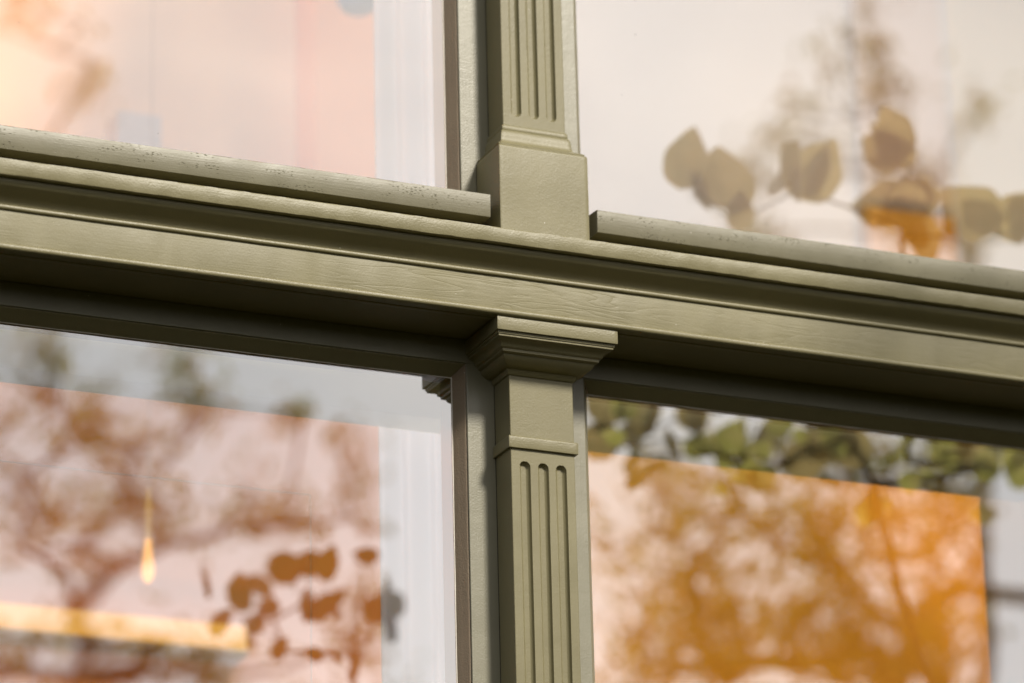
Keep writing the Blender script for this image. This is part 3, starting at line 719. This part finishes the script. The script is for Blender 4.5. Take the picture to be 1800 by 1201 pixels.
far_tree((1.1, -6.7, 0), L_, 'bare branched autumn tree mirrored in the lower left pane', .040, 15, M_AUT)
far_tree((3.4, -4.5, 0), R_, 'dense yellowing tree mirrored in the lower right pane', .036, 17, M_AUT)
far_tree((4.9, -7.3, 0), U_, 'thin topped autumn tree mirrored in the upper right pane', .045, 10, M_AUT, .07)
far_tree((-0.3, -8.2, 0), UL, 'tall sparse tree mirrored in the corner of the upper left pane', .055, 8, M_AUT, .07)

# unseen foliage belt added to block low sky light, lower than what the panes mirror
b = bmesh.new()
for i in range(30000):
    az = R(random.uniform(-88, 88)); rr = 17 + 3.5 * noise.noise(Vector((az * 5, 0, 1))) + random.uniform(0, 2.5)
    top = 4.3 + 1.0 * noise.noise(Vector((az * 9, 3, 1)))
    z = top * random.random() ** .8
    p = Vector((math.sin(az) * rr, -math.cos(az) * rr, z + .3)); s_ = random.uniform(.10, .22)
    u = in_ball().normalized(); v = u.cross(in_ball().normalized()).normalized()
    vs = [b.verts.new(p + q) for q in (-u * s_, v * s_ * .7, u * s_, -v * s_ * .7)]
    b.faces.new(vs)
tag(link('sky_block_hedge', b, leaf_mat('sky_block_leaf', (.03, .045, .01), (.05, .06, .015), (.08, .06, .02), .25)), kind='stuff')

# young broad-leaved trees close to the windows
def leaf_mesh(L, W, mat):
    b = bmesh.new(); rows = []; n = 12
    for i in range(n + 1):
        f = i / n; wd = (1 + .05 * math.sin(i * 1.1)) * W * .5 * (math.sin(math.pi * f ** .75)) ** .8 if 0 < f < 1 else .0004
        rows.append([b.verts.new((-wd, f * L, -.10 * W + .12 * L * f * f)), b.verts.new((0, f * L, .12 * L * f * f - .02 * W)), b.verts.new((wd, f * L, -.06 * W + .12 * L * f * f))])
    for i in range(n):
        for k in range(2): b.faces.new((rows[i][k], rows[i][k + 1], rows[i + 1][k + 1], rows[i + 1][k]))
    me = bpy.data.meshes.new('leaf'); b.to_mesh(me); b.free(); me.materials.append(mat)
    for p in me.polygons: p.use_smooth = True
    return me
SZ = ((.090, .066), (.078, .054), (.062, .046))
LM = [leaf_mesh(a, c, M_LEAF) for a, c in SZ]; LT = [leaf_mesh(a * 1.12, c * 1.3, M_TAN) for a, c in SZ]; LB = [leaf_mesh(a, c, M_RUST) for a, c in SZ]
def young(base, bl, label, lo_s, hi_s, top, low=None):
    t = empty('young_tree', base); tag(t, label, 'young tree')
    P = pts(bl); grow('trunk', base, P, t, .0011, .5, top); off = Vector(base)
    for p in P:
        for k in range(random.choice((1, 2)) if p.z > 4.02 else (1 if low else random.choice((2, 3, 4)))):
            o = bpy.data.objects.new('leaf', random.choice(low or (LT if p.z > 4.02 else LM))); COL.objects.link(o); o.parent = t
            o.location = p - off + in_ball() * (.02 if p.z > 4.02 else .08)
            o.rotation_euler = (R(random.uniform(50, 130)), R(random.uniform(-80, 80)), R(random.uniform(-60, 80)))
            s = random.uniform(lo_s, hi_s) * (1 if p.z > 4.02 or low else random.uniform(.45, .85)); o.scale = (s, s, s)
young((2.55, -1.7, 0.0), NEAR[:11], 'young broad leaved tree mirrored sharply in the right panes', .95, 1.4, .03)
young((0.80, -2.35, 0.0), NEAR[12:], 'slender shrub mirrored at the bottom of the lower left pane', .6, 1.1, .015, LB)
